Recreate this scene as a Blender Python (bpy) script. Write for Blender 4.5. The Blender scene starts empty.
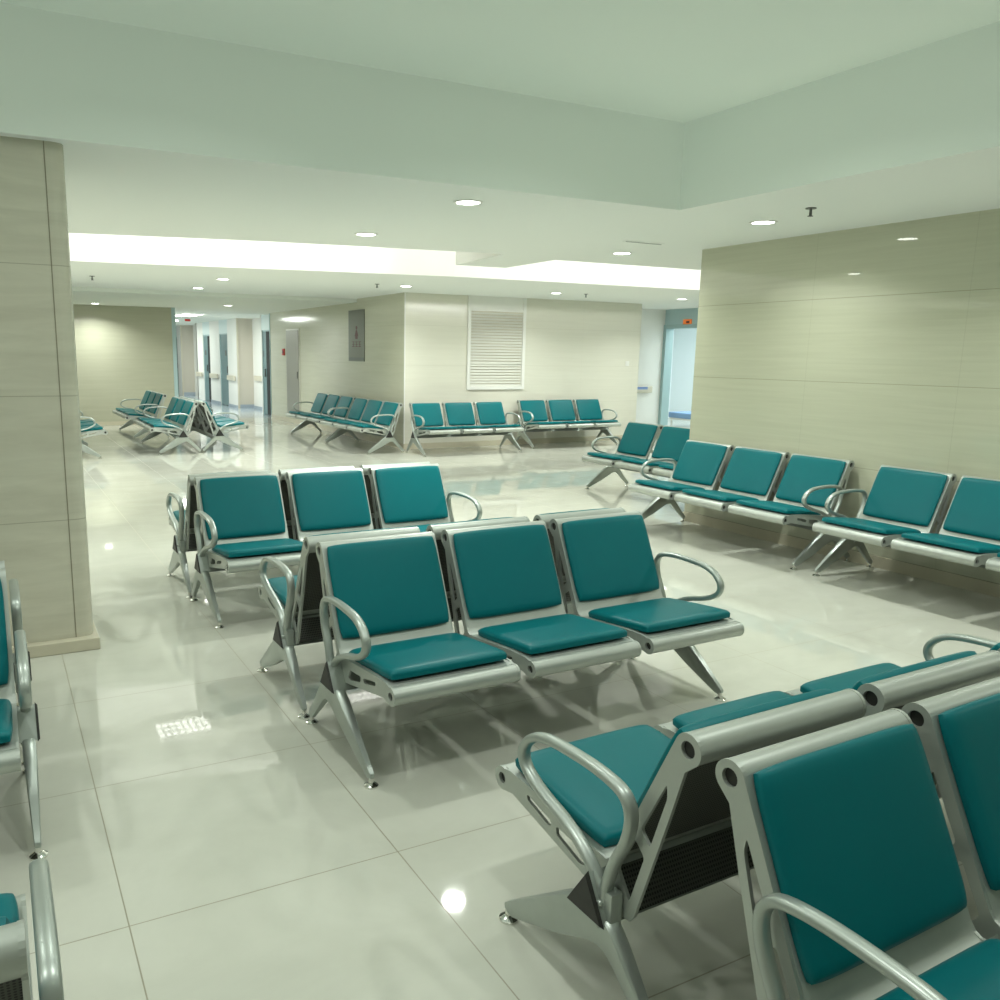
import bpy, bmesh, math, random
from mathutils import Vector, Matrix
random.seed(4)
scn = bpy.context.scene
COL = scn.collection
PI = math.pi

# ------------------------------------------------------------------ materials
def new_mat(name):
    m = bpy.data.materials.new(name); m.use_nodes = True
    nt = m.node_tree; b = nt.nodes['Principled BSDF']
    return m, nt, b

def simple(name, col, rough=0.5, metal=0.0, emit=0.0, ecol=None, coat=0.0, spec=0.5, noise=0.0, nscale=8.0):
    m, nt, b = new_mat(name)
    b.inputs['Base Color'].default_value = (*col, 1)
    b.inputs['Roughness'].default_value = rough
    b.inputs['Metallic'].default_value = metal
    b.inputs['Specular IOR Level'].default_value = spec
    if coat:
        b.inputs['Coat Weight'].default_value = coat; b.inputs['Coat Roughness'].default_value = 0.08
    if emit:
        b.inputs['Emission Color'].default_value = (*(ecol or col), 1); b.inputs['Emission Strength'].default_value = emit
    if noise:
        tc = nt.nodes.new('ShaderNodeTexCoord'); n = nt.nodes.new('ShaderNodeTexNoise')
        n.inputs['Scale'].default_value = nscale; n.inputs['Detail'].default_value = 4
        nt.links.new(tc.outputs['Object'], n.inputs['Vector'])
        mx = nt.nodes.new('ShaderNodeMix'); mx.data_type = 'RGBA'
        mx.inputs[6].default_value = (*[c*(1-noise) for c in col], 1)
        mx.inputs[7].default_value = (*[min(1, c*(1+noise)) for c in col], 1)
        nt.links.new(n.outputs['Fac'], mx.inputs[0]); nt.links.new(mx.outputs[2], b.inputs['Base Color'])
    return m

def math_node(nt, op, a, b=None, c=None):
    n = nt.nodes.new('ShaderNodeMath'); n.operation = op
    for i, v in enumerate((a, b, c)):
        if v is None: continue
        if isinstance(v, (int, float)): n.inputs[i].default_value = v
        else: nt.links.new(v, n.inputs[i])
    return n.outputs[0]

def joint_mask(nt, coord, period, off, width):
    # 1 on the joint line, 0 elsewhere
    f = math_node(nt, 'FRACT', math_node(nt, 'DIVIDE', math_node(nt, 'SUBTRACT', coord, off - width/2), period))
    return math_node(nt, 'LESS_THAN', f, width/period)

def tile_mat(name, c1, c2, joint, axes, periods, offs, width, rough, stretch, nscale, spec=0.5, jmix=1.0, vmix=0.3):
    """polished stone tile: streaky noise between c1 and c2, thin joints along two world axes"""
    m, nt, b = new_mat(name)
    g = nt.nodes.new('ShaderNodeNewGeometry')
    sep = nt.nodes.new('ShaderNodeSeparateXYZ'); nt.links.new(g.outputs['Position'], sep.inputs[0])
    mp = nt.nodes.new('ShaderNodeMapping'); mp.inputs['Scale'].default_value = stretch
    nt.links.new(g.outputs['Position'], mp.inputs['Vector'])
    n = nt.nodes.new('ShaderNodeTexNoise'); n.inputs['Scale'].default_value = nscale; n.inputs['Detail'].default_value = 6
    n.inputs['Roughness'].default_value = 0.62; n.inputs['Distortion'].default_value = 0.6
    nt.links.new(mp.outputs[0], n.inputs['Vector'])
    cr = nt.nodes.new('ShaderNodeValToRGB')
    cr.color_ramp.elements[0].position = 0.3; cr.color_ramp.elements[0].color = (*c1, 1)
    cr.color_ramp.elements[1].position = 0.7; cr.color_ramp.elements[1].color = (*c2, 1)
    nt.links.new(n.outputs['Fac'], cr.inputs[0])
    a = math_node(nt, 'MULTIPLY', joint_mask(nt, sep.outputs[axes[0]], periods[0], offs[0], width), vmix)
    c = joint_mask(nt, sep.outputs[axes[1]], periods[1], offs[1], width)
    mk = math_node(nt, 'MULTIPLY', math_node(nt, 'MAXIMUM', a, c), jmix)
    mx = nt.nodes.new('ShaderNodeMix'); mx.data_type = 'RGBA'
    nt.links.new(mk, mx.inputs[0]); nt.links.new(cr.outputs[0], mx.inputs[6]); mx.inputs[7].default_value = (*joint, 1)
    nt.links.new(mx.outputs[2], b.inputs['Base Color'])
    b.inputs['Roughness'].default_value = rough
    b.inputs['Specular IOR Level'].default_value = spec
    rr = math_node(nt, 'ADD', math_node(nt, 'MULTIPLY', mk, 0.4), rough)
    nt.links.new(rr, b.inputs['Roughness'])
    return m

M = {}
M['floor'] = tile_mat('polished floor tile', (0.55, 0.555, 0.485), (0.63, 0.635, 0.565), (0.25, 0.22, 0.15), 'XY',
                      (0.815, 0.835), (0.235, 2.21), 0.004, 0.04, (1, 1.6, 1), 1.3, spec=0.42, jmix=0.75, vmix=1.0)
M['wall_right'] = tile_mat('beige stone wall tile', (0.51, 0.52, 0.395), (0.56, 0.57, 0.44), (0.27, 0.25, 0.17), 'YZ',
                      (1.24, 0.644), (6.05, 2.0225), 0.005, 0.025, (1, 0.5, 14), 2.2, spec=0.65, jmix=0.6)
M['wall_centre'] = tile_mat('pale stone wall tile', (0.70, 0.69, 0.60), (0.74, 0.73, 0.64), (0.45, 0.43, 0.34), 'XZ',
                      (1.19, 0.644), (6.06, 2.0225), 0.005, 0.13, (0.5, 0.5, 10), 1.8, spec=0.35, jmix=0.4)
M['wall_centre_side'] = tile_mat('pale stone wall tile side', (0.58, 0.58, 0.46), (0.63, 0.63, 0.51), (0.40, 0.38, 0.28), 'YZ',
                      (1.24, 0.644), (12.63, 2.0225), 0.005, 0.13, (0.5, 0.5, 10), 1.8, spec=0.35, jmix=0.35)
M['wall_back'] = tile_mat('olive beige wall tile', (0.47, 0.47, 0.36), (0.51, 0.51, 0.40), (0.36, 0.34, 0.24), 'XZ',
                      (1.2, 0.632), (3.6, 2.01), 0.005, 0.08, (0.5, 0.5, 10), 1.8, spec=0.5, jmix=0.35)
M['column'] = tile_mat('veined column stone', (0.56, 0.54, 0.44), (0.66, 0.64, 0.53), (0.30, 0.28, 0.20), 'YZ',
                      (9.0, 0.632), (20.0, 1.96), 0.004, 0.2, (0.9, 0.9, 7), 1.7, spec=0.4, jmix=0.7)
M['plinth'] = simple('plinth stone', (0.60, 0.56, 0.44), 0.25, noise=0.06)
M['joint'] = simple('dark joint', (0.28, 0.26, 0.19), 0.7)
M['ceiling'] = simple('ceiling paint with fill glow', (0.75, 0.775, 0.73), 0.9, spec=0.1, emit=0.06, ecol=(0.95, 1.0, 0.94))  # faint ambient fill glow put into the paint, no lamp behind it
M['ceiling_low'] = simple('ceiling paint with fill glow beyond the step', (0.70, 0.735, 0.665), 0.9, spec=0.1, emit=0.04, ecol=(0.93, 1.0, 0.92))  # weaker fill glow and darker tone beyond the step
M['coffer'] = simple('coffer paint with fill glow', (0.68, 0.75, 0.67), 0.9, spec=0.1, emit=0.10, ecol=(0.90, 1.0, 0.90))  # ambient fill glow added to the coffer surfaces too
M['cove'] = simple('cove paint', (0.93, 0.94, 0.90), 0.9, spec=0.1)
M['cove_shade'] = simple('cove side shade tone', (0.62, 0.63, 0.58), 0.9, spec=0.1)  # darker tone paints shade onto the cove return beside the light line
M['white'] = simple('white paint', (0.80, 0.80, 0.76), 0.6)
M['plainwall'] = simple('outer wall paint', (0.66, 0.66, 0.58), 0.8, spec=0.2)
M['whitewall'] = simple('white wall', (0.82, 0.82, 0.78), 0.55)
M['beigewall'] = simple('beige wall', (0.58, 0.54, 0.46), 0.6)
M['bluewall'] = simple('pale blue wall', (0.43, 0.58, 0.60), 0.5)
M['blueframe'] = simple('blue door frame', (0.34, 0.48, 0.49), 0.4)
M['paleblue'] = simple('pale blue panel', (0.70, 0.80, 0.80), 0.5)
M['tealdoor'] = simple('teal door leaf', (0.16, 0.25, 0.26), 0.4)
M['dark'] = simple('opening shade', (0.02, 0.025, 0.025), 0.8)
M['bluebase'] = simple('blue skirting', (0.36, 0.42, 0.48), 0.5)
M['corrfloor'] = simple('corridor floor', (0.45, 0.52, 0.58), 0.12, spec=0.5)
M['silver'] = simple('silver painted steel', (0.46, 0.49, 0.455), 0.42, metal=0.5, noise=0.04, nscale=30)
M['alu'] = simple('cast aluminium', (0.43, 0.47, 0.44), 0.36, metal=0.6, noise=0.05, nscale=30)
M['chrome'] = simple('chrome', (0.75, 0.75, 0.72), 0.1, metal=1.0)
M['blackp_shade'] = simple('black plastic and tube shade', (0.018, 0.018, 0.016), 0.5, noise=0.4, nscale=60)
M['beam'] = simple('beam steel', (0.16, 0.17, 0.16), 0.45, metal=0.5)
M['steel'] = simple('brushed steel', (0.16, 0.17, 0.135), 0.3, metal=0.4, noise=0.06, nscale=20)
M['greydoor'] = simple('grey cabinet door', (0.30, 0.295, 0.255), 0.35, metal=0.2)
M['red'] = simple('red', (0.55, 0.03, 0.02), 0.4)
M['redmark'] = simple('red marking', (0.09, 0.02, 0.015), 0.4)
M['orange'] = simple('orange sign', (0.80, 0.20, 0.04), 0.5, emit=0.25, ecol=(0.8, 0.2, 0.04))
M['lamp'] = simple('lamp diffuser', (1, 1, 0.97), 0.5, emit=14.0, ecol=(1.0, 1.0, 0.93))
M['led'] = simple('led', (1, 1, 0.97), 0.5, emit=10.0, ecol=(1.0, 1.0, 0.95))
M['tube'] = simple('panel lamp', (1, 1, 0.97), 0.5, emit=7.0, ecol=(1.0, 1.0, 0.97))
M['slat'] = simple('louvre slat', (0.74, 0.74, 0.68), 0.4, metal=0.1)
M['wood'] = simple('handrail', (0.62, 0.58, 0.47), 0.4)
M['bluelabel'] = simple('blue strip', (0.20, 0.30, 0.55), 0.5)
M['bedblue'] = simple('blue cover', (0.20, 0.33, 0.52), 0.7)
M['roomwhite'] = simple('bright room wall', (0.84, 0.91, 0.92), 0.6)

def teal():
    m, nt, b = new_mat('teal vinyl')
    tc = nt.nodes.new('ShaderNodeTexCoord'); n = nt.nodes.new('ShaderNodeTexNoise')
    n.inputs['Scale'].default_value = 5; n.inputs['Detail'].default_value = 3
    nt.links.new(tc.outputs['Object'], n.inputs['Vector'])
    mx = nt.nodes.new('ShaderNodeMix'); mx.data_type = 'RGBA'
    mx.inputs[6].default_value = (0.0, 0.132, 0.153, 1); mx.inputs[7].default_value = (0.0, 0.152, 0.168, 1)
    nt.links.new(n.outputs['Fac'], mx.inputs[0]); nt.links.new(mx.outputs[2], b.inputs['Base Color'])
    n2 = nt.nodes.new('ShaderNodeTexNoise'); n2.inputs['Scale'].default_value = 350
    nt.links.new(tc.outputs['Object'], n2.inputs['Vector'])
    bp = nt.nodes.new('ShaderNodeBump'); bp.inputs['Strength'].default_value = 0.06; bp.inputs['Distance'].default_value = 0.002
    nt.links.new(n2.outputs['Fac'], bp.inputs['Height']); nt.links.new(bp.outputs[0], b.inputs['Normal'])
    b.inputs['Roughness'].default_value = 0.4; b.inputs['Specular IOR Level'].default_value = 0.2
    return m
M['teal'] = teal()

def perforated():
    m, nt, b = new_mat('perforated steel')
    tc = nt.nodes.new('ShaderNodeTexCoord')
    sep = nt.nodes.new('ShaderNodeSeparateXYZ'); nt.links.new(tc.outputs['Object'], sep.inputs[0])
    p = 0.008
    sy = math_node(nt, 'MULTIPLY', sep.outputs['Z'], 1.2)
    fx = math_node(nt, 'SUBTRACT', math_node(nt, 'FRACT', math_node(nt, 'DIVIDE', sep.outputs['X'], p)), 0.5)
    fy = math_node(nt, 'SUBTRACT', math_node(nt, 'FRACT', math_node(nt, 'DIVIDE', sy, p*1.3)), 0.5)
    r2 = math_node(nt, 'ADD', math_node(nt, 'MULTIPLY', fx, fx), math_node(nt, 'MULTIPLY', fy, fy))
    hole = math_node(nt, 'LESS_THAN', r2, 0.10)
    mx = nt.nodes.new('ShaderNodeMix'); mx.data_type = 'RGBA'
    nt.links.new(hole, mx.inputs[0])
    mx.inputs[6].default_value = (0.11, 0.115, 0.10, 1); mx.inputs[7].default_value = (0.02, 0.02, 0.018, 1)
    nt.links.new(mx.outputs[2], b.inputs['Base Color'])
    b.inputs['Metallic'].default_value = 0.4; b.inputs['Roughness'].default_value = 0.45
    return m
M['perf'] = perforated()

# ------------------------------------------------------------------ mesh helpers
def finish(name, bm, mats, parent=None, smooth=False, angle=None):
    me = bpy.data.meshes.new(name)
    bmesh.ops.recalc_face_normals(bm, faces=bm.faces[:])
    bm.to_mesh(me); bm.free()
    if not isinstance(mats, (list, tuple)): mats = [mats]
    for m in mats: me.materials.append(m)
    if smooth:
        for p in me.polygons: p.use_smooth = True
        if angle is not None: me.set_sharp_from_angle(angle=math.radians(angle))
    o = bpy.data.objects.new(name, me); COL.objects.link(o)
    if parent is not None: o.parent = parent
    return o

def box(bm, x0, x1, y0, y1, z0, z1, mi=0, bevel=0.0, seg=2):
    vs = [bm.verts.new(p) for p in ((x0,y0,z0),(x1,y0,z0),(x1,y1,z0),(x0,y1,z0),(x0,y0,z1),(x1,y0,z1),(x1,y1,z1),(x0,y1,z1))]
    fs = [bm.faces.new([vs[i] for i in q]) for q in ((3,2,1,0),(4,5,6,7),(0,1,5,4),(1,2,6,5),(2,3,7,6),(3,0,4,7))]
    for f in fs: f.material_index = mi
    if bevel:
        es = list({e for f in fs for e in f.edges})
        r = bmesh.ops.bevel(bm, geom=es, offset=bevel, segments=seg, affect='EDGES', profile=0.6)
        for f in r['faces']: f.material_index = mi

def cyl(bm, p0, p1, r0, r1=None, n=20, mi=0, cap_mi=None):
    p0, p1 = Vector(p0), Vector(p1); r1 = r0 if r1 is None else r1
    d = (p1 - p0).normalized(); a = d.orthogonal().normalized(); b = d.cross(a)
    A = [bm.verts.new(p0 + (a*math.cos(t) + b*math.sin(t))*r0) for t in [2*PI*i/n for i in range(n)]]
    B = [bm.verts.new(p1 + (a*math.cos(t) + b*math.sin(t))*r1) for t in [2*PI*i/n for i in range(n)]]
    for i in range(n):
        bm.faces.new((A[i], A[(i+1) % n], B[(i+1) % n], B[i])).material_index = mi
    c = mi if cap_mi is None else cap_mi
    bm.faces.new(A[::-1]).material_index = c; bm.faces.new(B).material_index = c

def ball(bm, c, r, mi=0, sz=1.0):
    g = bmesh.ops.create_uvsphere(bm, u_segments=14, v_segments=8, radius=r)
    for v in g['verts']:
        v.co.z *= sz; v.co += Vector(c)
        for f in v.link_faces: f.material_index = mi

def fill_poly(bm, outer, holes, mk):
    """triangulated planar polygon with holes; mk maps 2-D to 3-D"""
    es = []
    for ring in [outer] + holes:
        vs = [bm.verts.new(mk(p)) for p in ring]
        es += [bm.edges.new((vs[i], vs[(i+1) % len(vs)])) for i in range(len(vs))]
    r = bmesh.ops.triangle_fill(bm, edges=es, use_beauty=True, use_dissolve=False)
    return [g for g in r['geom'] if isinstance(g, bmesh.types.BMFace)]

def plate(bm, outer, holes, x0, x1, mi=0, bevel=0.0):
    """plate lying in the YZ plane, between x0 and x1, with holes"""
    fs = fill_poly(bm, outer, holes, lambda p: (x0, p[0], p[1]))
    ex = bmesh.ops.extrude_face_region(bm, geom=fs)
    vs = [g for g in ex['geom'] if isinstance(g, bmesh.types.BMVert)]
    for v in vs: v.co.x = x1
    nf = set(f for v in vs for f in v.link_faces) | set(fs)
    for f in nf: f.material_index = mi

def arc(c, r, a0, a1, n):
    return [(c[0] + r*math.cos(math.radians(a0 + (a1-a0)*i/n)), c[1] + r*math.sin(math.radians(a0 + (a1-a0)*i/n))) for i in range(n+1)]

def rounded(poly, r, n=3):
    out = []; N = len(poly)
    for i in range(N):
        p = Vector(poly[i]); a = Vector(poly[i-1]) - p; b = Vector(poly[(i+1) % N]) - p
        k = min(r, a.length*0.45, b.length*0.45)
        A = p + a.normalized()*k; B = p + b.normalized()*k
        for j in range(n+1):
            t = j/n; q = A*(1-t)**2 + p*2*t*(1-t) + B*t*t; out.append((q.x, q.y))
    return out

def catmull(pts, closed=False, sub=4):
    P = [Vector(p) for p in pts]; out = []; N = len(P)
    rng = range(N) if closed else range(N-1)
    for i in rng:
        p0 = P[(i-1) % N] if closed or i > 0 else P[0]*2 - P[1]
        p1, p2 = P[i], P[(i+1) % N]
        p3 = P[(i+2) % N] if closed or i+2 < N else P[-1]*2 - P[-2]
        for j in range(sub):
            t = j/sub
            out.append(0.5*((2*p1) + (p2-p0)*t + (2*p0-5*p1+4*p2-p3)*t*t + (3*p1-p0-3*p2+p3)*t**3))
    if not closed: out.append(P[-1])
    return out

def sweep_yz(bm, path, rx, rn, n=10, mi=0):
    """flattened tube along a path lying in the YZ plane; rx half width across x, rn in the plane"""
    rings = []
    for i, p in enumerate(path):
        a = path[max(0, i-1)]; b = path[min(len(path)-1, i+1)]; d = (b-a).normalized()
        nrm = Vector((0, -d.z, d.y))
        k = 1.0
        rings.append([bm.verts.new(p + Vector((1,0,0))*(math.copysign(abs(math.cos(t))**0.8, math.cos(t))*rx*k)
                      + nrm*(math.copysign(abs(math.sin(t))**0.8, math.sin(t))*rn*k)) for t in [2*PI*j/n for j in range(n)]])
    for i in range(len(rings)-1):
        for j in range(n):
            bm.faces.new((rings[i][j], rings[i][(j+1) % n], rings[i+1][(j+1) % n], rings[i+1][j])).material_index = mi
    bm.faces.new(rings[0][::-1]).material_index = mi; bm.faces.new(rings[-1]).material_index = mi

def sheet(bm, prof, x0, x1, th, mi=0):
    """sheet metal: YZ polyline extruded along x with thickness"""
    P = [Vector((0, *p)) for p in prof]; top = []; bot = []
    for i, p in enumerate(P):
        a = P[max(0, i-1)]; b = P[min(len(P)-1, i+1)]; d = (b-a).normalized(); nrm = Vector((0, -d.z, d.y))
        top.append(p + nrm*th/2); bot.append(p - nrm*th/2)
    ring = top + bot[::-1]
    A = [bm.verts.new((x0, q.y, q.z)) for q in ring]; B = [bm.verts.new((x1, q.y, q.z)) for q in ring]
    n = len(ring)
    for i in range(n): bm.faces.new((A[i], A[(i+1) % n], B[(i+1) % n], B[i])).material_index = mi
    k = len(P)
    for i in range(k-1):
        for R in (A, B): bm.faces.new((R[i], R[i+1], R[n-2-i], R[n-1-i])).material_index = mi

def cushion(bm, wx, ly, t0, t1, origin, dy, dn, mi=0, nx=18, ny=16):
    """padded cushion: wx wide in x, ly long along dy, rising along dn; soft rounded rim"""
    o, dy, dn = Vector(origin), Vector(dy).normalized(), Vector(dn).normalized()
    def par(n): return [math.sin((i/n - 0.5)*PI) for i in range(n+1)]
    U, V = par(nx), par(ny)
    def pf(u): return max(0.0, 1 - abs(u)**16)**0.5
    def P(u, v, h):
        # slightly rounded plan corners
        k = 1 - 0.035*(abs(u)**6)*(abs(v)**6)
        return o + Vector((1,0,0))*(u*k*wx/2) + dy*(v*k*ly/2) + dn*h
    top = [[bm.verts.new(P(u, v, t0 + (t1-t0)*pf(u)*pf(v)*(0.86 + 0.14*(1-u*u)*(1-v*v)))) for v in V] for u in U]
    bot = [[bm.verts.new(P(u*0.985, v*0.985, 0)) if i in (0, nx) or j in (0, ny) else None for j, v in enumerate(V)] for i, u in enumerate(U)]
    for i in range(nx):
        for j in range(ny):
            bm.faces.new((top[i][j], top[i+1][j], top[i+1][j+1], top[i][j+1])).material_index = mi
    rim = [(i, 0) for i in range(nx)] + [(nx, j) for j in range(ny)] + [(i, ny) for i in range(nx, 0, -1)] + [(0, j) for j in range(ny, 0, -1)]
    for a, b in zip(rim, rim[1:] + rim[:1]):
        bm.faces.new((top[a[0]][a[1]], bot[a[0]][a[1]], bot[b[0]][b[1]], top[b[0]][b[1]])).material_index = mi
    bm.faces.new([bot[a[0]][a[1]] for a in rim]).material_index = mi

# ------------------------------------------------------------------ object bookkeeping
def empty(name, loc, rz=0.0):
    o = bpy.data.objects.new(name, None); COL.objects.link(o)
    o.location = loc; o.rotation_euler = (0, 0, rz); o.empty_display_size = 0.2
    return o
def tag(o, label=None, cat=None, group=None, kind=None):
    if label: o['label'] = label
    if cat: o['category'] = cat
    if group: o['group'] = group
    if kind: o['kind'] = kind
    return o
KIDS = {}
def kids(o): return KIDS.get(o.name, [])
def copy_tree(o, parent=None):
    c = o.copy(); COL.objects.link(c)
    if parent is not None:
        c.parent = parent; KIDS.setdefault(parent.name, []).append(c)
    for ch in kids(o): copy_tree(ch, c)
    return c
def part(name, bm, mats, parent, smooth=False, angle=None):
    o = finish(name, bm, mats, parent, smooth, angle)
    KIDS.setdefault(parent.name, []).append(o)
    return o
def part_copy(src, parent, dx=0.0, mirror=False):
    c = copy_tree(src, parent)
    if mirror: c.scale.x = -1
    else: c.location.x += dx
    return c
def struct(name, bm, mats, smooth=False, angle=None):
    o = finish(name, bm, mats, None, smooth, angle); o['kind'] = 'structure'
    return o

# ================================================================== ROOM SHELL
S = 1.032
def sz(z): return 1.5546 + (z-1.5546)*S
H, H2 = sz(2.5), 2.47
XD, YD = 5.928, 6.05          # right wall plane and its far end
XE, YF = 6.062, 12.628        # centre block corner
YG = 19.0                     # back wall

bm = bmesh.new(); box(bm, -7.2, 16.2, -4.2, 20.1, -0.12, 0.0)
struct('floor', bm, M['floor'])
bm = bmesh.new(); box(bm, 3.4, 7.2, 20.1, 38.2, -0.12, 0.0)
struct('floor_corridor', bm, M['corrfloor'])

COFFER = [(-2.2, -1.2), (4.23, -1.2), (4.23, 4.556), (-2.2, 4.556)]
COVE = [(-4.5, 8.75), (0.68, 7.785), (2.17, 7.43), (4.45, 7.10), (4.543, 8.22), (5.156, 8.20), (5.146, 7.25), (7.04, 7.20),
        (11.0, 7.08), (11.0, 9.19), (9.1, 9.28), (5.2, 9.44), (0.87, 10.18), (-4.5, 10.95)]
COVE = [(x*S, y*S) for x, y in COVE]
ZC, ZV = 3.08, 3.02
bm = bmesh.new()
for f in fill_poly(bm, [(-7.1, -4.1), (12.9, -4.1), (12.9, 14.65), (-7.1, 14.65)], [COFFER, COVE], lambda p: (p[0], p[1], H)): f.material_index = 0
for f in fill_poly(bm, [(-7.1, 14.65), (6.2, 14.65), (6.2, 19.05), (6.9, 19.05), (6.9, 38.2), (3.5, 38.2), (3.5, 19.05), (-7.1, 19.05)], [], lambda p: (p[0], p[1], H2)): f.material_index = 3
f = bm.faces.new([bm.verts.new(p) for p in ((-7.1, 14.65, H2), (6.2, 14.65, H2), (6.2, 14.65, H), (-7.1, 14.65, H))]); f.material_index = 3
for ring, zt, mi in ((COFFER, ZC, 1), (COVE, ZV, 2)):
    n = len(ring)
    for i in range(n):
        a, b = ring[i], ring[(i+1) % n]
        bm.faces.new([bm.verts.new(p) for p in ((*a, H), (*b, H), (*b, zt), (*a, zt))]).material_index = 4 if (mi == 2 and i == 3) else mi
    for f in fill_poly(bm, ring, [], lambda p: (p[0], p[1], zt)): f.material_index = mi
struct('ceiling', bm, [M['ceiling'], M['coffer'], M['cove'], M['ceiling_low'], M['cove_shade']])

bm = bmesh.new(); box(bm, XD, 16.2, -4.1, YD, 0, H)
struct('wall_right', bm, M['wall_right'])
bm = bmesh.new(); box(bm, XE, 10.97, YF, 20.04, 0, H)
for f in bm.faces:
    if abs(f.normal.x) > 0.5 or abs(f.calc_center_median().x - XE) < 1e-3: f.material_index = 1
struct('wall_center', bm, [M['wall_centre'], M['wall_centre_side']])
bm = bmesh.new(); box(bm, XE-0.006, XE+0.012, YF-0.006, YF+0.012, 0, H)
struct('trim_1', bm, M['white'])
bm = bmesh.new(); box(bm, -7.1, 3.58, YG, YG+0.25, 0, H2)
struct('wall_back', bm, M['wall_back'])
bm = bmesh.new(); box(bm, 3.58, 3.66, YG-0.012, YG+0.26, 0, H2)
struct('trim_2', bm, M['bluewall'])
bm = bmesh.new(); box(bm, XE-0.01, XE+0.02, 20.04, 20.08, 0, H2)
struct('trim_3', bm, M['blueframe'])
bm = bmesh.new(); box(bm, -7.3, -7.1, -4.1, YG, 0, H)
struct('wall_left', bm, M['plainwall'])
bm = bmesh.new(); box(bm, -7.1, XD, -4.3, -4.1, 0, H)
struct('wall_front', bm, M['plainwall'])
bm = bmesh.new(); box(bm, 10.97, 12.70, 13.88, 14.03, 0, H)
struct('wall_far_right', bm, M['whitewall'])
# baseboards
for nm, a in (('baseboard_right', (XD-0.012, XD, -4.1, YD, 0, 0.09)), ('baseboard_center', (XE-0.012, XE, YF-0.012, 20.04, 0, 0.09)),
              ('baseboard_front_center', (XE, 10.97, YF-0.012, YF, 0, 0.09)), ('baseboard_back', (-7.1, 3.58, YG-0.014, YG, 0, 0.08))):
    bm = bmesh.new(); box(bm, *a); struct(nm, bm, M['plinth'])

# blue doorway wall at the far right, and the bright room behind it
bm = bmesh.new()
box(bm, 12.70, 12.85, YD, 12.54, 0, H); box(bm, 12.70, 12.85, 13.81, 14.03, 0, H); box(bm, 12.70, 12.85, 12.54, 13.81, 2.16, H)
struct('wall_doorway', bm, M['bluewall'])
bm = bmesh.new()
box(bm, 12.67, 12.87, 13.80, 13.88, 0, 2.22); box(bm, 12.67, 12.87, 12.49, 12.59, 0, 2.22); box(bm, 12.67, 12.87, 12.59, 13.80, 2.14, 2.22)
struct('trim_doorway', bm, M['blueframe'])
bm = bmesh.new()
box(bm, 15.8, 15.9, 11.0, 17.0, 0, H); box(bm, 12.85, 15.9, 16.9, 17.0, 0, H); box(bm, 12.85, 15.9, 10.9, 11.0, 0, H); box(bm, 12.85, 15.9, 11, 16.9, H, H+0.1)
struct('wall_side_room', bm, M['roomwhite'])

# corridor
bm = bmesh.new()
def cw(x0, x1, y0, y1, mi, z0=0, z1=H2): box(bm, x0*S if x0 > 4 else x0, x1*S if x1 > 4 else x1, y0*S, y1*S, z0, z1, mi)
cw(6.0, 6.8, 19.44, 19.55, 0)
cw(6.0, 6.15, 19.55, 20.60, 1, 2.10, H2)
cw(6.42, 6.8, 20.62, 22.85, 0); cw(6.0, 6.8, 20.56, 20.62, 0)
cw(6.0, 6.8, 22.85, 22.95, 2); cw(6.0, 6.15, 22.95, 23.92, 0)
cw(6.0, 6.15, 23.92, 24.86, 1, 2.08, H2)
cw(6.0, 6.15, 24.86, 26.05, 0)
cw(6.0, 6.15, 26.05, 26.95, 1, 2.08, H2)
cw(6.0, 6.15, 26.95, 27.9, 0); cw(6.0, 6.6, 27.8, 27.9, 0); cw(6.42, 6.8, 27.9, 30.3, 0)
cw(6.0, 6.8, 30.3, 30.4, 2); cw(6.0, 6.15, 30.4, 31.0, 0)
cw(6.0, 6.15, 31.0, 32.1, 1, 2.08, H2); cw(6.0, 6.15, 32.1, 37, 0)
cw(3.5, 6.8, 36.8, 37, 0); cw(3.5, 3.6, 18.66, 37, 0)
for z0, z1 in ((0, 0.1),):
    cw(6.0, 6.42, 22.835, 22.85, 3, 0, 0.11); cw(6.405, 6.42, 20.62, 22.85, 3, 0, 0.08); cw(6.0, 6.42, 30.285, 30.3, 3, 0, 0.11)
    cw(5.985, 6.0, 22.95, 23.92, 3, 0, 0.08); cw(5.985, 6.0, 24.86, 26.05, 3, 0, 0.08)
cw(5.985, 6.03, 22.83, 22.87, 4)
cw(5.985, 6.03, 30.28, 30.32, 4)
struct('wall_corridor', bm, [M['whitewall'], M['paleblue'], M['beigewall'], M['bluebase'], M['wood']])

def corridor_door(n, y0, y1, ztop, open_frac):
    y0, y1, ztop = y0*S, y1*S, sz(ztop)
    e = empty('door_%d' % n, (6.03*S, (y0+y1)/2, 0)); e['kind'] = 'structure'
    w = (y1-y0)/2
    b = bmesh.new(); box(b, -0.012, 0.04, -w, -w+0.05, 0, ztop); box(b, -0.012, 0.04, w-0.05, w, 0, ztop); box(b, -0.012, 0.04, -w, w, ztop-0.05, ztop)
    part('door_frame', b, M['blueframe'], e)
    b = bmesh.new(); s = -w + 0.05 + (2*w-0.10)*open_frac
    box(b, 0.0, 0.035, s, w-0.05, 0.01, ztop-0.05)
    lf = part('door_leaf', b, M['tealdoor'], e)
    b = bmesh.new(); box(b, -0.03, 0.0, s+0.05, s+0.09, 0.95, 1.15, bevel=0.008)
    box(b, -0.006, 0.001, s+0.2, s+0.36, 1.45, 1.6)
    part('door_handle', b, M['beam'], lf)
    if open_frac > 0:
        b = bmesh.new(); box(b, 0.004, 0.03, -w+0.05, s, 0.01, ztop-0.05)
        part('opening_shade', b, M['dark'], e)  # dark sheet stands in for the unlit space behind the leaf
corridor_door(1, 19.55, 20.58, 2.10, 0.74)
corridor_door(2, 23.92, 24.86, 2.08, 0.0)
corridor_door(3, 26.05, 26.95, 2.07, 0.45)
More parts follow.
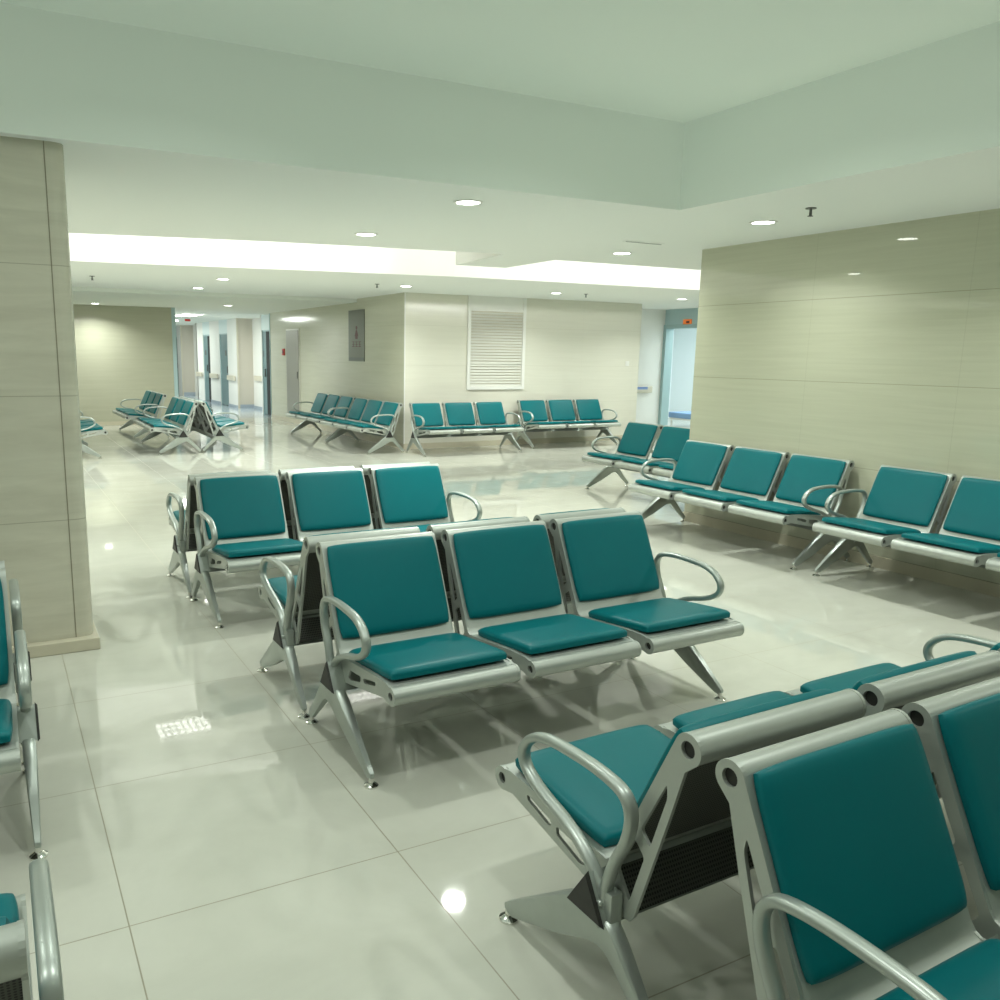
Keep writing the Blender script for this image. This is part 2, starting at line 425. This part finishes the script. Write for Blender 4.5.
corridor_door(4, 31.0, 32.1, 2.06, 0.0)

# column: one rounded stone pillar with a plinth
bm = bmesh.new()
out = rounded([(-0.75, 4.63), (0.405, 4.63), (0.405, 5.5), (-0.75, 5.5)], 0.07, 5)
vs0 = [bm.verts.new((*p, 0.0)) for p in out]; vs1 = [bm.verts.new((*p, H)) for p in out]
for i in range(len(out)): bm.faces.new((vs0[i], vs0[(i+1) % len(out)], vs1[(i+1) % len(out)], vs1[i]))
column = struct('column', bm, M['column'], True, 40)
bm = bmesh.new(); box(bm, 0.310, 0.315, 4.628, 4.64, 0.0, H)
KIDS.setdefault('column', []); part('panel_joint', bm, M['joint'], column)
bm = bmesh.new(); box(bm, -0.79, 0.425, 4.575, 5.54, 0, 0.065, bevel=0.006)
part('plinth', bm, M['plinth'], column)

# ================================================================== BENCH
PITCH, W = 0.5936, 0.5275
OX = PITCH + W/2
CF, CB = (-0.250, 0.376), (0.425, 0.757)
RF, RB = 0.034, 0.036

def side_plate_bm():
    outer = arc(CF, RF, 70, 290, 14) + [(-0.195, 0.353), (-0.05, 0.324), (0.12, 0.291), (0.20, 0.274), (0.262, 0.268), (0.288, 0.272), (0.300, 0.288),
             (0.384, 0.571), (0.421, 0.705)] + arc(CB, RB, -55, 154, 14) + [(0.318, 0.611), (0.222, 0.402), (0.210, 0.386), (0.196, 0.379), (0.160, 0.382), (-0.12, 0.411), (-0.21, 0.414)]
    holes = [arc(CB, 0.019, 0, 342, 18), arc(CF, 0.016, 0, 340, 16),
             rounded([(-0.128, 0.386), (-0.125, 0.370), (-0.030, 0.345), (-0.016, 0.352), (-0.022, 0.364)], 0.008),
             rounded([(0.004, 0.361), (0.006, 0.338), (0.10, 0.312), (0.125, 0.318), (0.105, 0.352)], 0.008),
             rounded([(0.374, 0.657), (0.378, 0.625), (0.336, 0.484), (0.305, 0.514)], 0.010),
             rounded([(0.289, 0.482), (0.238, 0.378), (0.282, 0.318), (0.322, 0.452)], 0.010)]
    b = bmesh.new(); plate(b, outer, holes, -W/2, -W/2 + 0.009)
    return b

def build_bench():
    root = empty('waiting_bench', (0, 0, 0))
    # one seat unit of sheet steel
    b = bmesh.new(); xi = W/2 - 0.009
    cyl(b, (-xi, *CF), (xi, *CF), RF-0.001, n=24, mi=0, cap_mi=1)  # black end faces paint the shade inside the hollow tubes
    cyl(b, (-xi, *CB), (xi, *CB), RB-0.001, n=24, mi=0, cap_mi=1)
    sheet(b, [(-0.245, 0.408), (-0.12, 0.409), (0.16, 0.380), (0.190, 0.376), (0.204, 0.366), (0.222, 0.345), (0.268, 0.276)], -xi, xi, 0.004, 0)
    sheet(b, [(0.194, 0.374), (0.208, 0.381), (0.221, 0.398), (0.320, 0.611), (0.3955, 0.773)], -xi, xi, 0.004, 0)
    # perforated rear skins
    sheet(b, [(0.229, 0.406), (0.327, 0.608), (0.410, 0.735)], -xi, xi, 0.003, 2)
    sheet(b, [(0.218, 0.366), (0.230, 0.348), (0.276, 0.278)], -xi, xi, 0.003, 2)
    sheet(b, [(-0.225, 0.388), (-0.12, 0.402), (0.16, 0.372)], -xi, xi, 0.003, 2)
    shell = part('seat_shell', b, [M['silver'], M['blackp_shade'], M['perf']], root, True, 35)
    pl = part('side_plate', side_plate_bm(), M['silver'], shell)
    part_copy(pl, shell, dx=W-0.009)
    # seat cushion
    d = Vector((0, 0.28, -0.029)).normalized(); nn = Vector((0, -d.z, d.y))
    b = bmesh.new(); cushion(b, 0.502, 0.402, 0.018, 0.038, Vector((0, -0.028, 0.4030)), d, nn)
    part('seat_cushion', b, M['teal'], shell, True, 60)
    d = Vector((0, 0.1786, 0.389)).normalized(); nn = Vector((0, -d.z, d.y))
    b = bmesh.new(); cushion(b, 0.502, 0.388, 0.012, 0.028, Vector((0, 0.3165, 0.6045)) + nn*0.003, d, nn)
    part('back_cushion', b, M['teal'], shell, True, 60)
    for k in (-1, 1): part_copy(shell, root, dx=k*PITCH)
    # beam under the seats
    b = bmesh.new(); tri = [(0.200, 0.362), (0.135, 0.258), (0.262, 0.258)]
    A = [b.verts.new((-OX-0.056, *p)) for p in tri]; B = [b.verts.new((OX+0.056, *p)) for p in tri]
    for i in range(3): b.faces.new((A[i], A[(i+1) % 3], B[(i+1) % 3], B[i]))
    b.faces.new(A); b.faces.new(B)
    part('beam', b, M['alu'], root)
    # legs: cast inverted V with two levelling feet each
    def leg_bm(s):
        b = bmesh.new()
        ol = rounded([(-0.168, 0.046), (-0.060, 0.128), (0.085, 0.236), (0.135, 0.268), (0.268, 0.268), (0.312, 0.222), (0.395, 0.125), (0.472, 0.045),
              (0.456, 0.026), (0.435, 0.030), (0.350, 0.108), (0.275, 0.178), (0.240, 0.190), (0.200, 0.180), (0.060, 0.106), (-0.128, 0.024), (-0.158, 0.024)], 0.02, 2)
        x0, x1 = s*(OX+0.008), s*(OX+0.050)
        n = len(ol); cx = (x0+x1)/2; hw = abs(x1-x0)/2
        def wid(p): return hw*(0.42 + 0.58*min(1, max(0, (p[1]-0.02)/0.2)))
        tb = bmesh.new()
        tv = fill_poly(tb, ol, [], lambda p: (p[0], p[1], 0)); tb.verts.index_update()
        tris = [[min(range(n), key=lambda k: (ol[k][0]-v.co.x)**2 + (ol[k][1]-v.co.y)**2) for v in f.verts] for f in tv]; tb.free()
        rings = []
        for fx, off in ((-1, 0.005), (-0.75, 0.0), (0.75, 0.0), (1, 0.005)):
            ring = []
            for i, p in enumerate(ol):
                a = Vector(ol[i-1]); c = Vector(ol[(i+1) % n]); dd = (c-a).normalized(); nr = Vector((dd.y, -dd.x))
                q = Vector(p) + nr*off
                ring.append(b.verts.new((cx + fx*wid(p), q.x, q.y)))
            rings.append(ring)
        for r0, r1 in zip(rings, rings[1:]):
            for i in range(n): b.faces.new((r0[i], r0[(i+1) % n], r1[(i+1) % n], r1[i]))
        for r in (rings[0], rings[-1]):
            for t in tris:
                if len(set(t)) == 3: b.faces.new([r[k] for k in t])
        return b
    for s in (-1, 1):
        lg = part('leg', leg_bm(s), M['alu'], root, True, 45)
        xf = s*(OX+0.029)
        for yf in (-0.1534, 0.4525):
            b = bmesh.new()
            cyl(b, (xf, yf, 0.0), (xf, yf, 0.006), 0.027, n=20); cyl(b, (xf, yf, 0.006), (xf, yf, 0.015), 0.027, 0.012, n=20)
            cyl(b, (xf, yf, 0.015), (xf, yf, 0.034), 0.010, n=12)
            part('levelling_foot', b, M['chrome'], lg, True, 35)
        # dark beam end cap, a blunt three-sided wedge
        b = bmesh.new()
        A = [b.verts.new((s*(OX+0.056), *p)) for p in [(0.202, 0.368), (0.130, 0.255), (0.268, 0.255)]]
        B = [b.verts.new((s*(OX+0.064), *p)) for p in [(0.200, 0.358), (0.138, 0.260), (0.260, 0.260)]]
        for i in range(3): b.faces.new((A[i], A[(i+1) % 3], B[(i+1) % 3], B[i]))
        b.faces.new(A); b.faces.new(B)
        part('end_cap', b, M['blackp_shade'], lg)
    # armrests: closed loop of flattened bar, bolted to a bracket
    for s in (-1, 1):
        xa = s*(OX+0.028)
        b = bmesh.new()
        loop = [(0.236, 0.262), (0.236, 0.33), (0.258, 0.41), (0.291, 0.480), (0.304, 0.540), (0.292, 0.580), (0.258, 0.601), (0.180, 0.611), (0.080, 0.610), (-0.010, 0.602),
                (-0.070, 0.580), (-0.106, 0.540), (-0.104, 0.502), (-0.070, 0.472), (-0.010, 0.447), (0.070, 0.425), (0.135, 0.397), (0.185, 0.362), (0.222, 0.315), (0.232, 0.275)]
        sweep_yz(b, catmull([(xa, *p) for p in loop], False, 4), 0.0175, 0.0125, 12)
        x0, x1 = sorted((s*(OX+0.004), s*(OX+0.040)))
        box(b, x0, x1, 0.205, 0.268, 0.215, 0.335, bevel=0.006)
        for z in (0.245, 0.300): ball(b, (s*(OX+0.0455), 0.236, z), 0.009)
        part('armrest', b, M['alu'], root, True, 45)
    return root

bench0 = build_bench()
used = []
def bench(x, y, deg, label, group):
    o = bench0 if not used else copy_tree(bench0)
    used.append(o)
    o.location = (x, y, 0); o.rotation_euler = (0, 0, math.radians(deg))
    tag(o, label, 'bench', group)
    return o

G0, G1, G2, G3 = 'benches standing back to back in the middle of the hall', 'benches along the right wall', 'benches along the centre block', 'benches in the far left corner'
bench(2.022, 2.800, 1.2, 'central teal three-seat bench facing front, nearest one seen whole', G0)
bench(1.995, 3.768, 180.8, 'teal bench facing away, back to back with the central bench', G0)
bench(1.958, 4.841, 1.5, 'teal three-seat bench facing front in the row behind the central pair', G0)
bench(1.930, 5.815, 180.9, 'farthest bench of the middle rows, facing away behind two others', G0)
bench(2.080, 1.645, 181.3, 'foreground bench at lower right facing away, curved armrest and seat side visible', G0)
bench(2.090, 0.676, 1.5, 'nearest bench at lower right facing front, large teal backrests cut by the frame', G0)
bench(-0.855, 2.832, -0.2, 'bench at the left edge in front of the column, facing front', G0)
bench(-0.855, 3.805, 180.0, 'bench at the left edge next to the column, facing the column', G0)
bench(-0.868, 1.575, 180.0, 'bench in the lower left corner, only its armrest and seat end showing', G0)
bench(6.421, 7.099, -89.4, 'teal bench partly hidden behind the end of the beige right wall', G1)
bench(5.435, 5.122, -89.8, 'teal bench against the right wall, at the far end of the wall', G1)
bench(5.435, 3.145, -89.6, 'teal bench against the right wall, cut off by the right edge', G1)
bench(5.360, 13.055, -88.8, 'bench along the side of the centre block, beside its corner', G2)
bench(5.354, 14.956, -88.6, 'bench along the side of the centre block, by the grey cabinet door', G2)
bench(6.807, 11.759, 0.7, 'bench below the louvre grille on the front of the centre block', G2)
bench(9.038, 12.05, -0.9, 'bench below the light switch, right end of the centre block front', G2)
bench(2.410, 14.181, -90.3, 'far left bench facing left, nearer of the two that face left', G3)
bench(3.375, 14.206, 89.9, 'far bench facing right, its back to the nearer left-facing bench', G3)
bench(2.397, 16.760, -89.7, 'farthest bench, facing left in front of the back wall', G3)
bench(1.214, 13.991, 90.0, 'far bench half hidden by the column, facing right', G3)
used.clear()

# ================================================================== LIGHT FIXTURES
def make_downlight():
    r = empty('downlight', (0, 0, 0))
    b = bmesh.new(); n = 28
    rings = []
    for rad, z in ((0.098, 0.0), (0.096, -0.006), (0.078, -0.007), (0.074, -0.001)):
        rings.append([b.verts.new((rad*math.cos(2*PI*i/n), rad*math.sin(2*PI*i/n), z)) for i in range(n)])
    for a, c in zip(rings, rings[1:]):
        for i in range(n): b.faces.new((a[i], a[(i+1) % n], c[(i+1) % n], c[i]))
    part('trim_ring', b, M['white'], r, True, 40)
    b = bmesh.new(); cyl(b, (0, 0, -0.001), (0, 0, -0.005), 0.076, n=28)
    part('diffuser', b, M['lamp'], r)
    return r
dl0 = make_downlight(); dl_used = []
def lamp(name, kind, loc, power, size=0.15, rot=(0, 0, 0), sy=None, col=(0.95, 1.0, 0.925), spread=None):
    L = bpy.data.lights.new(name, 'AREA'); L.energy = power; L.color = col
    L.shape = kind; L.size = size
    if sy: L.size_y = sy
    if spread: L.spread = math.radians(spread)
    o = bpy.data.objects.new(name, L); COL.objects.link(o); o.location = loc; o.rotation_euler = rot
    return o
def downlight(x, y, z, label, power=27):
    o = dl0 if not dl_used else copy_tree(dl0)
    x, y = x*S, y*S
    dl_used.append(o); o.location = (x, y, z); tag(o, label, 'ceiling light', 'round recessed ceiling downlights')
    lamp('downlight_lamp', 'DISK', (x, y, z-0.012), power, 0.15, spread=140)
downlight(2.768, 4.862, H, 'round ceiling downlight just beyond the coffer edge, biggest near the middle')
downlight(2.787, 6.540, H, 'round ceiling downlight just in front of the bright cove, left of centre')
downlight(5.317, 6.439, H, 'round ceiling downlight near the far end of the right wall', 17)
downlight(4.945, 4.483, H, 'round ceiling downlight beside the sprinkler over the right wall benches', 14)
downlight(5.344, 11.103, H, 'round ceiling downlight above the corner of the centre block')
downlight(7.818, 10.963, H, 'round ceiling downlight above the right of the louvre grille')
downlight(10.256, 10.848, H, 'round ceiling downlight before the blue doorway')
downlight(2.918, 13.308, H, 'round ceiling downlight over the far left benches, farther of two')
downlight(2.849, 11.482, H, 'round ceiling downlight over the far left benches, nearer of two')
downlight(1.921, 17.744, H2, 'round ceiling downlight close to the back wall, by the column')
downlight(4.230, 16.724, H2, 'round ceiling downlight in front of the corridor mouth')
for x, y in ((0.0, 6.75), (0.33, 11.1), (-1.4, 10.9), (-4.1, 10.9), (-4.0, 6.7), (4.95, 2.4), (4.95, 0.2), (-3.2, 1.5), (-3.2, 4.4), (8.4, 6.5)):
    lamp('downlight_lamp', 'DISK', (x*S, y*S, H-0.012), 15 if 4.5 < x < 5 else 27, 0.15, spread=140)
# lamps recessed in the coffer ceiling over the camera
for x, y in ((0.9, 3.2), (2.9, 3.2), (0.9, 1.2), (2.9, 1.2), (-1.1, 1.2), (-1.1, 3.2)):
    lamp('downlight_lamp', 'DISK', (x, y, ZC-0.012), 10, 0.15, spread=150)

# cove light lines hidden on the ledge behind the near lip of the cove
def cove_strip(x0, y0, x1, y1, power):
    x0, y0, x1, y1 = x0*S, y0*S, x1*S, y1*S
    dx, dy = x1-x0, y1-y0; L = math.hypot(dx, dy); a = math.atan2(dy, dx)
    o = lamp('cove_lamp', 'RECTANGLE', ((x0+x1)/2, (y0+y1)/2, H+0.12), power*0.75, L, (math.radians(105), 0, a), 0.08, col=(1, 1, 0.97))
    return o
cove_strip(-4.3, 8.80, 0.68, 7.88, 60); cove_strip(0.70, 7.87, 3.4, 7.39, 60); cove_strip(5.3, 7.35, 10.8, 7.2, 75)
lamp('coffer_fill', 'RECTANGLE', (1.2, 1.7, ZC-0.03), 14, 5.0, sy=4.5, col=(0.95, 1.0, 0.92))  # broad fill lamp added below the coffer ceiling, without a fitting

# louvre lights up inside the cove
ll0 = None
for x, y, rows, lb in ((1.79, 9.82, 3, 'louvre light inside the bright cove at left'),
                       (4.05, 9.75, 2, 'louvre light inside the bright cove above the centre')):
    r = empty('louvre_light', (x, y, 2.9))
    b = bmesh.new(); box(b, -0.32, 0.32, -0.04-0.07*rows, 0.04+0.07*rows, 0.004, 0.05, bevel=0.004)
    for sx in (-0.25, 0.25): cyl(b, (sx, 0, 0.05), (sx, 0, ZV-2.9), 0.006, n=8)
    part('housing', b, M['white'], r)
    b = bmesh.new()
    for k in range(rows):
        for q in range(8):
            cx_, cy_ = -0.27 + q*0.0771, (k-(rows-1)/2)*0.14
            box(b, cx_-0.024, cx_+0.024, cy_-0.02, cy_+0.02, -0.002, 0.006)
    part('led_cells', b, M['led'], r)
    tag(r, lb, 'ceiling light')

# corridor panel lamp
def panel_lamp(x, y, wx, wy, label):
    r = empty('panel_light', (x, y, H2))
    b = bmesh.new()
    for a in ((-wx/2-0.03, wx/2+0.03, -wy/2-0.03, -wy/2), (-wx/2-0.03, wx/2+0.03, wy/2, wy/2+0.03), (-wx/2-0.03, -wx/2, -wy/2, wy/2), (wx/2, wx/2+0.03, -wy/2, wy/2)):
        box(b, *a, -0.015, 0)
    part('frame', b, M['white'], r)
    b = bmesh.new(); box(b, -wx/2, wx/2, -wy/2, wy/2, -0.01, 0); part('diffuser', b, M['tube'], r)
    tag(r, label, 'ceiling light')
    lamp('panel_lamp', 'RECTANGLE', (x, y, H2-0.03), 60, wx, sy=wy)
panel_lamp(4.62, 22.3, 0.50, 1.5, 'long bright panel light on the corridor ceiling')
lamp('corridor_lamp', 'RECTANGLE', (4.8, 28.5, H2-0.03), 80, 1.0, sy=4.0)
bm = bmesh.new(); cyl(bm, (5.07, 26.4, H2-0.03), (5.07, 26.4, H2), 0.10, n=20)
o = finish('corridor_light', bm, M['tube']); tag(o, 'small round light deep in the corridor ceiling', 'ceiling light')
bm = bmesh.new(); box(bm, 4.90, 5.05, 24.1, 24.13, H2-0.10, H2-0.04, 0); box(bm, 4.965, 4.985, 24.11, 24.12, H2-0.04, H2, 1)
o = finish('hanging_sign', bm, [M['red'], M['white']]); tag(o, 'small red sign hanging from the corridor ceiling', 'sign')
lamp('side_room_lamp', 'RECTANGLE', (14.0, 13.6, H-0.03), 115, 2.4, sy=3.0, col=(0.93, 1.0, 1.0))

# ================================================================== CEILING FITTINGS
def sprinkler0():
    b = bmesh.new()
    cyl(b, (0, 0, -0.006), (0, 0, 0), 0.034, n=20); cyl(b, (0, 0, -0.05), (0, 0, 0), 0.009, n=12)
    cyl(b, (0, 0, -0.054), (0, 0, -0.05), 0.018, n=14)
    for s in (-1, 1): cyl(b, (s*0.012, 0, -0.03), (s*0.006, 0, -0.052), 0.003, n=6)
    return finish('sprinkler', b, M['beam'], None, True, 40)
s0 = sprinkler0(); first = True
for x, y, lb in ((4.746, 3.927, 'ceiling sprinkler beside the downlight near the right wall'), (1.287, 12.036, 'ceiling sprinkler at left next to the column'),
                 (4.863, 11.026, 'ceiling sprinkler left of the downlight over the centre block corner'), (8.31, 10.863, 'ceiling sprinkler above the right half of the centre block')):
    o = s0 if first else s0.copy()
    if not first: COL.objects.link(o)
    first = False
    o.location = (x*S, y*S, H); tag(o, lb, 'sprinkler', 'ceiling sprinklers')
r = empty('slot_diffuser', (4.99*S, 5.77*S, H))
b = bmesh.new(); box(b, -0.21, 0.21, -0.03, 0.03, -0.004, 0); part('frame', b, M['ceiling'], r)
b = bmesh.new(); box(b, -0.195, 0.195, -0.008, 0.008, -0.006, -0.003); part('slot', b, M['beam'], r)
tag(r, 'thin dark slot diffuser in the ceiling near the right wall', 'vent')

# ================================================================== WALL FITTINGS
# louvre grille on the centre block front
r = empty('louvre_grille', (7.56*S, YF, sz(0.99))); r.scale = (S, 1, S)
b = bmesh.new()
w0, w1, z0, z1 = -0.56, 0.56, 0.0, 1.51
for a in ((w0, w0+0.055, 0, z1), (w1-0.055, w1, 0, z1), (w0+0.055, w1-0.055, 0, 0.055), (w0+0.055, w1-0.055, 1.27, 1.30)):
    box(b, a[0], a[1], -0.035, 0, a[2], a[3], bevel=0.004)
box(b, w0+0.055, w1-0.055, -0.012, 0, 1.30, z1)
part('frame', b, M['white'], r)
b = bmesh.new(); box(b, w0+0.055, w1-0.055, -0.003, 0, 0.055, 1.27)
part('backing', b, M['wood'], r)
b = bmesh.new(); n = 26
for i in range(n):
    z = 0.06 + i*(1.21/n)
    vs = [b.verts.new(p) for p in ((w0+0.055, -0.028, z), (w1-0.055, -0.028, z), (w1-0.055, -0.004, z+0.030), (w0+0.055, -0.004, z+0.034))]
    b.faces.new(vs)
    vs2 = [b.verts.new((v.co.x, v.co.y, v.co.z-0.003)) for v in vs]; b.faces.new(vs2[::-1]); b.faces.new((vs[0], vs[1], vs2[1], vs2[0]))
for z in (0.42, 0.80): box(b, w0+0.055, w1-0.055, -0.032, -0.006, z, z+0.016)
part('slats', b, M['slat'], r)
tag(r, 'white framed louvre grille with fine horizontal slats above the benches', 'vent')

# stainless sign on the side wall
r = empty('steel_sign', (XE, 14.20*S, sz(1.42)))
b = bmesh.new(); box(b, -0.014, 0, -0.375, 0.375, 0, 0.92, bevel=0.004); part('panel', b, M['steel'], r)
b = bmesh.new(); box(b, -0.018, -0.014, -0.35, 0.35, 0.02, 0.07); part('lower_rail', b, M['beam'], r)
b = bmesh.new()
cyl(b, (-0.017, -0.02, 0.60), (-0.013, -0.02, 0.60), 0.035, n=18)
A = [b.verts.new((-0.016, *p)) for p in ((-0.045, 0.56), (0.005, 0.56), (0.07, 0.45), (0.04, 0.45), (0.035, 0.40), (-0.075, 0.40), (-0.08, 0.45), (-0.11, 0.45))]
b.faces.new(A)
def stroke(y0, z0, y1, z1): box(b, -0.017, -0.013, min(y0, y1), max(y0, y1), min(z0, z1), max(z0, z1))
for c in (-0.17, -0.02, 0.13):
    stroke(c-0.05, 0.345, c+0.05, 0.355); stroke(c-0.006, 0.26, c+0.006, 0.355); stroke(c-0.055, 0.26, c+0.055, 0.272); stroke(c-0.045, 0.30, c+0.045, 0.31)
part('marking', b, M['redmark'], r)
tag(r, 'brushed steel sign with a small dark red figure on the side wall', 'sign')

# grey cabinet door with a red alarm beside it
r = empty('cabinet_door', (XE, 17.76*S, 0.20))
b = bmesh.new(); box(b, -0.03, 0, -0.42, 0.42, 0, 1.84, bevel=0.005); part('panel', b, M['greydoor'], r)
b = bmesh.new()
for a in ((-0.45, -0.42, -0.03, 1.87), (0.42, 0.45, -0.03, 1.87), (-0.42, 0.42, 1.84, 1.87), (-0.42, 0.42, -0.03, 0)): box(b, -0.02, 0, *a)
part('frame', b, M['slat'], r)
b = bmesh.new(); box(b, -0.045, -0.03, -0.38, -0.35, 0.8, 0.95); part('handle', b, M['beam'], r)
tag(r, 'tall grey metal cabinet door on the side wall near the corridor', 'cabinet door')
r = empty('alarm_button', (XE+0.003, 18.42*S, 1.57))
b = bmesh.new(); box(b, -0.03, 0, -0.075, 0.075, -0.075, 0.075, bevel=0.01); part('housing', b, M['red'], r)
b = bmesh.new(); cyl(b, (-0.036, 0, 0), (-0.03, 0, 0), 0.035, n=18); part('button', b, M['redmark'], r)
tag(r, 'small red alarm box on the wall left of the grey cabinet door', 'alarm')

r = empty('light_switch', (10.353*S, YF, 1.43))
b = bmesh.new(); box(b, -0.045, 0.045, -0.01, 0, -0.045, 0.045, bevel=0.004); part('plate', b, M['white'], r)
b = bmesh.new(); box(b, -0.02, 0.02, -0.014, -0.009, -0.025, 0.025, bevel=0.002); part('rocker', b, M['white'], r)
tag(r, 'white light switch near the right end of the centre block', 'switch')

# handrails
def handrail(loc, length, rz, label, strip=False):
    r = empty('handrail', loc, rz)
    b = bmesh.new(); box(b, -length/2, length/2, -0.075, -0.03, -0.07, 0.07, bevel=0.018, seg=3); part('rail', b, M['wood'], r, True, 50)
    b = bmesh.new()
    for s in (-0.4, 0.4): box(b, s*length-0.025, s*length+0.025, -0.035, 0, -0.04, 0.04)
    part('bracket', b, M['white'], r)
    if strip:
        b = bmesh.new(); box(b, -length*0.5+0.02, length*0.22, -0.078, -0.074, 0.0, 0.055); part('blue_strip', b, M['bluelabel'], r)
    tag(r, label, 'handrail', 'wall handrails')
handrail((11.78*S, 13.88, 0.89), 0.50, 0, 'beige handrail with a blue strip beside the blue doorway', True)
handrail((6.42*S, 21.75*S, 0.85), 1.7, -PI/2, 'beige corridor handrail in the niche by the nearest teal door')
handrail((6*S, 23.43*S, 0.83), 0.8, -PI/2, 'beige corridor handrail right of the second teal door')
handrail((6*S, 25.45*S, 0.83), 1.0, -PI/2, 'beige corridor handrail left of the second teal door')
handrail((6*S, 27.4*S, 0.83), 0.8, -PI/2, 'beige corridor handrail beyond the third teal door')

# sign over the doorway, and what stands in the room behind it
r = empty('exit_sign', (12.70, 13.22, 2.26))
b = bmesh.new(); box(b, -0.03, 0, -0.11, 0.11, -0.055, 0.055, bevel=0.006); part('panel', b, M['orange'], r)
b = bmesh.new(); box(b, -0.033, -0.03, -0.07, 0.02, -0.02, 0.022); part('marking', b, M['redmark'], r)
tag(r, 'small orange sign above the blue framed doorway', 'sign')
r = empty('bed', (14.3, 13.9, 0))
b = bmesh.new(); box(b, -0.45, 0.45, -0.95, 0.95, 0.20, 0.33, bevel=0.03); part('mattress', b, M['bedblue'], r)
b = bmesh.new(); box(b, -0.42, 0.42, -0.92, -0.1, 0.33, 0.38, bevel=0.025); part('sheet', b, M['roomwhite'], r)
b = bmesh.new(); box(b, -0.43, 0.43, -0.93, 0.93, 0.16, 0.20)
part('bed_frame', b, M['white'], r)
for sx in (-0.4, 0.4):
    for sy in (-0.88, 0.88):
        b = bmesh.new(); cyl(b, (sx, sy, 0), (sx, sy, 0.17), 0.02, n=10); part('leg', b, M['white'], r)
tag(r, 'low bed with blue cover and white sheet in the bright side room', 'bed')

# ================================================================== CAMERA
cam = bpy.data.cameras.new('camera'); co = bpy.data.objects.new('camera', cam); COL.objects.link(co)
rt = Vector((0.89168281, -0.45250471, 0.01188513)); up = Vector((0.07257128, 0.16882322, 0.98297107)); fw = Vector((0.44680553, 0.87563589, -0.18337561))
mw = Matrix.Identity(4)
for i in range(3):
    mw[i][0], mw[i][1], mw[i][2] = rt[i], up[i], -fw[i]
mw[2][3] = 1.5546
co.matrix_world = mw
cam.sensor_fit = 'HORIZONTAL'; cam.sensor_width = 36.0; cam.lens = 36.0*846.07/1000
cam.shift_x = (500-423.6)/1000; cam.shift_y = (512.2-500)/1000
cam.clip_start = 0.05; cam.clip_end = 200
scn.camera = co

w = bpy.data.worlds.new('world'); scn.world = w; w.use_nodes = True
w.node_tree.nodes['Background'].inputs[0].default_value = (0.80, 0.84, 0.78, 1)
w.node_tree.nodes['Background'].inputs[1].default_value = 0.15
scn.view_settings.view_transform = 'Standard'
scn.view_settings.look = 'None'
scn.view_settings.exposure = 0.06
scn.cycles.max_bounces = 8; scn.cycles.diffuse_bounces = 5; scn.cycles.glossy_bounces = 4
scn.cycles.use_denoising = True
scn.cycles.sample_clamp_indirect = 6
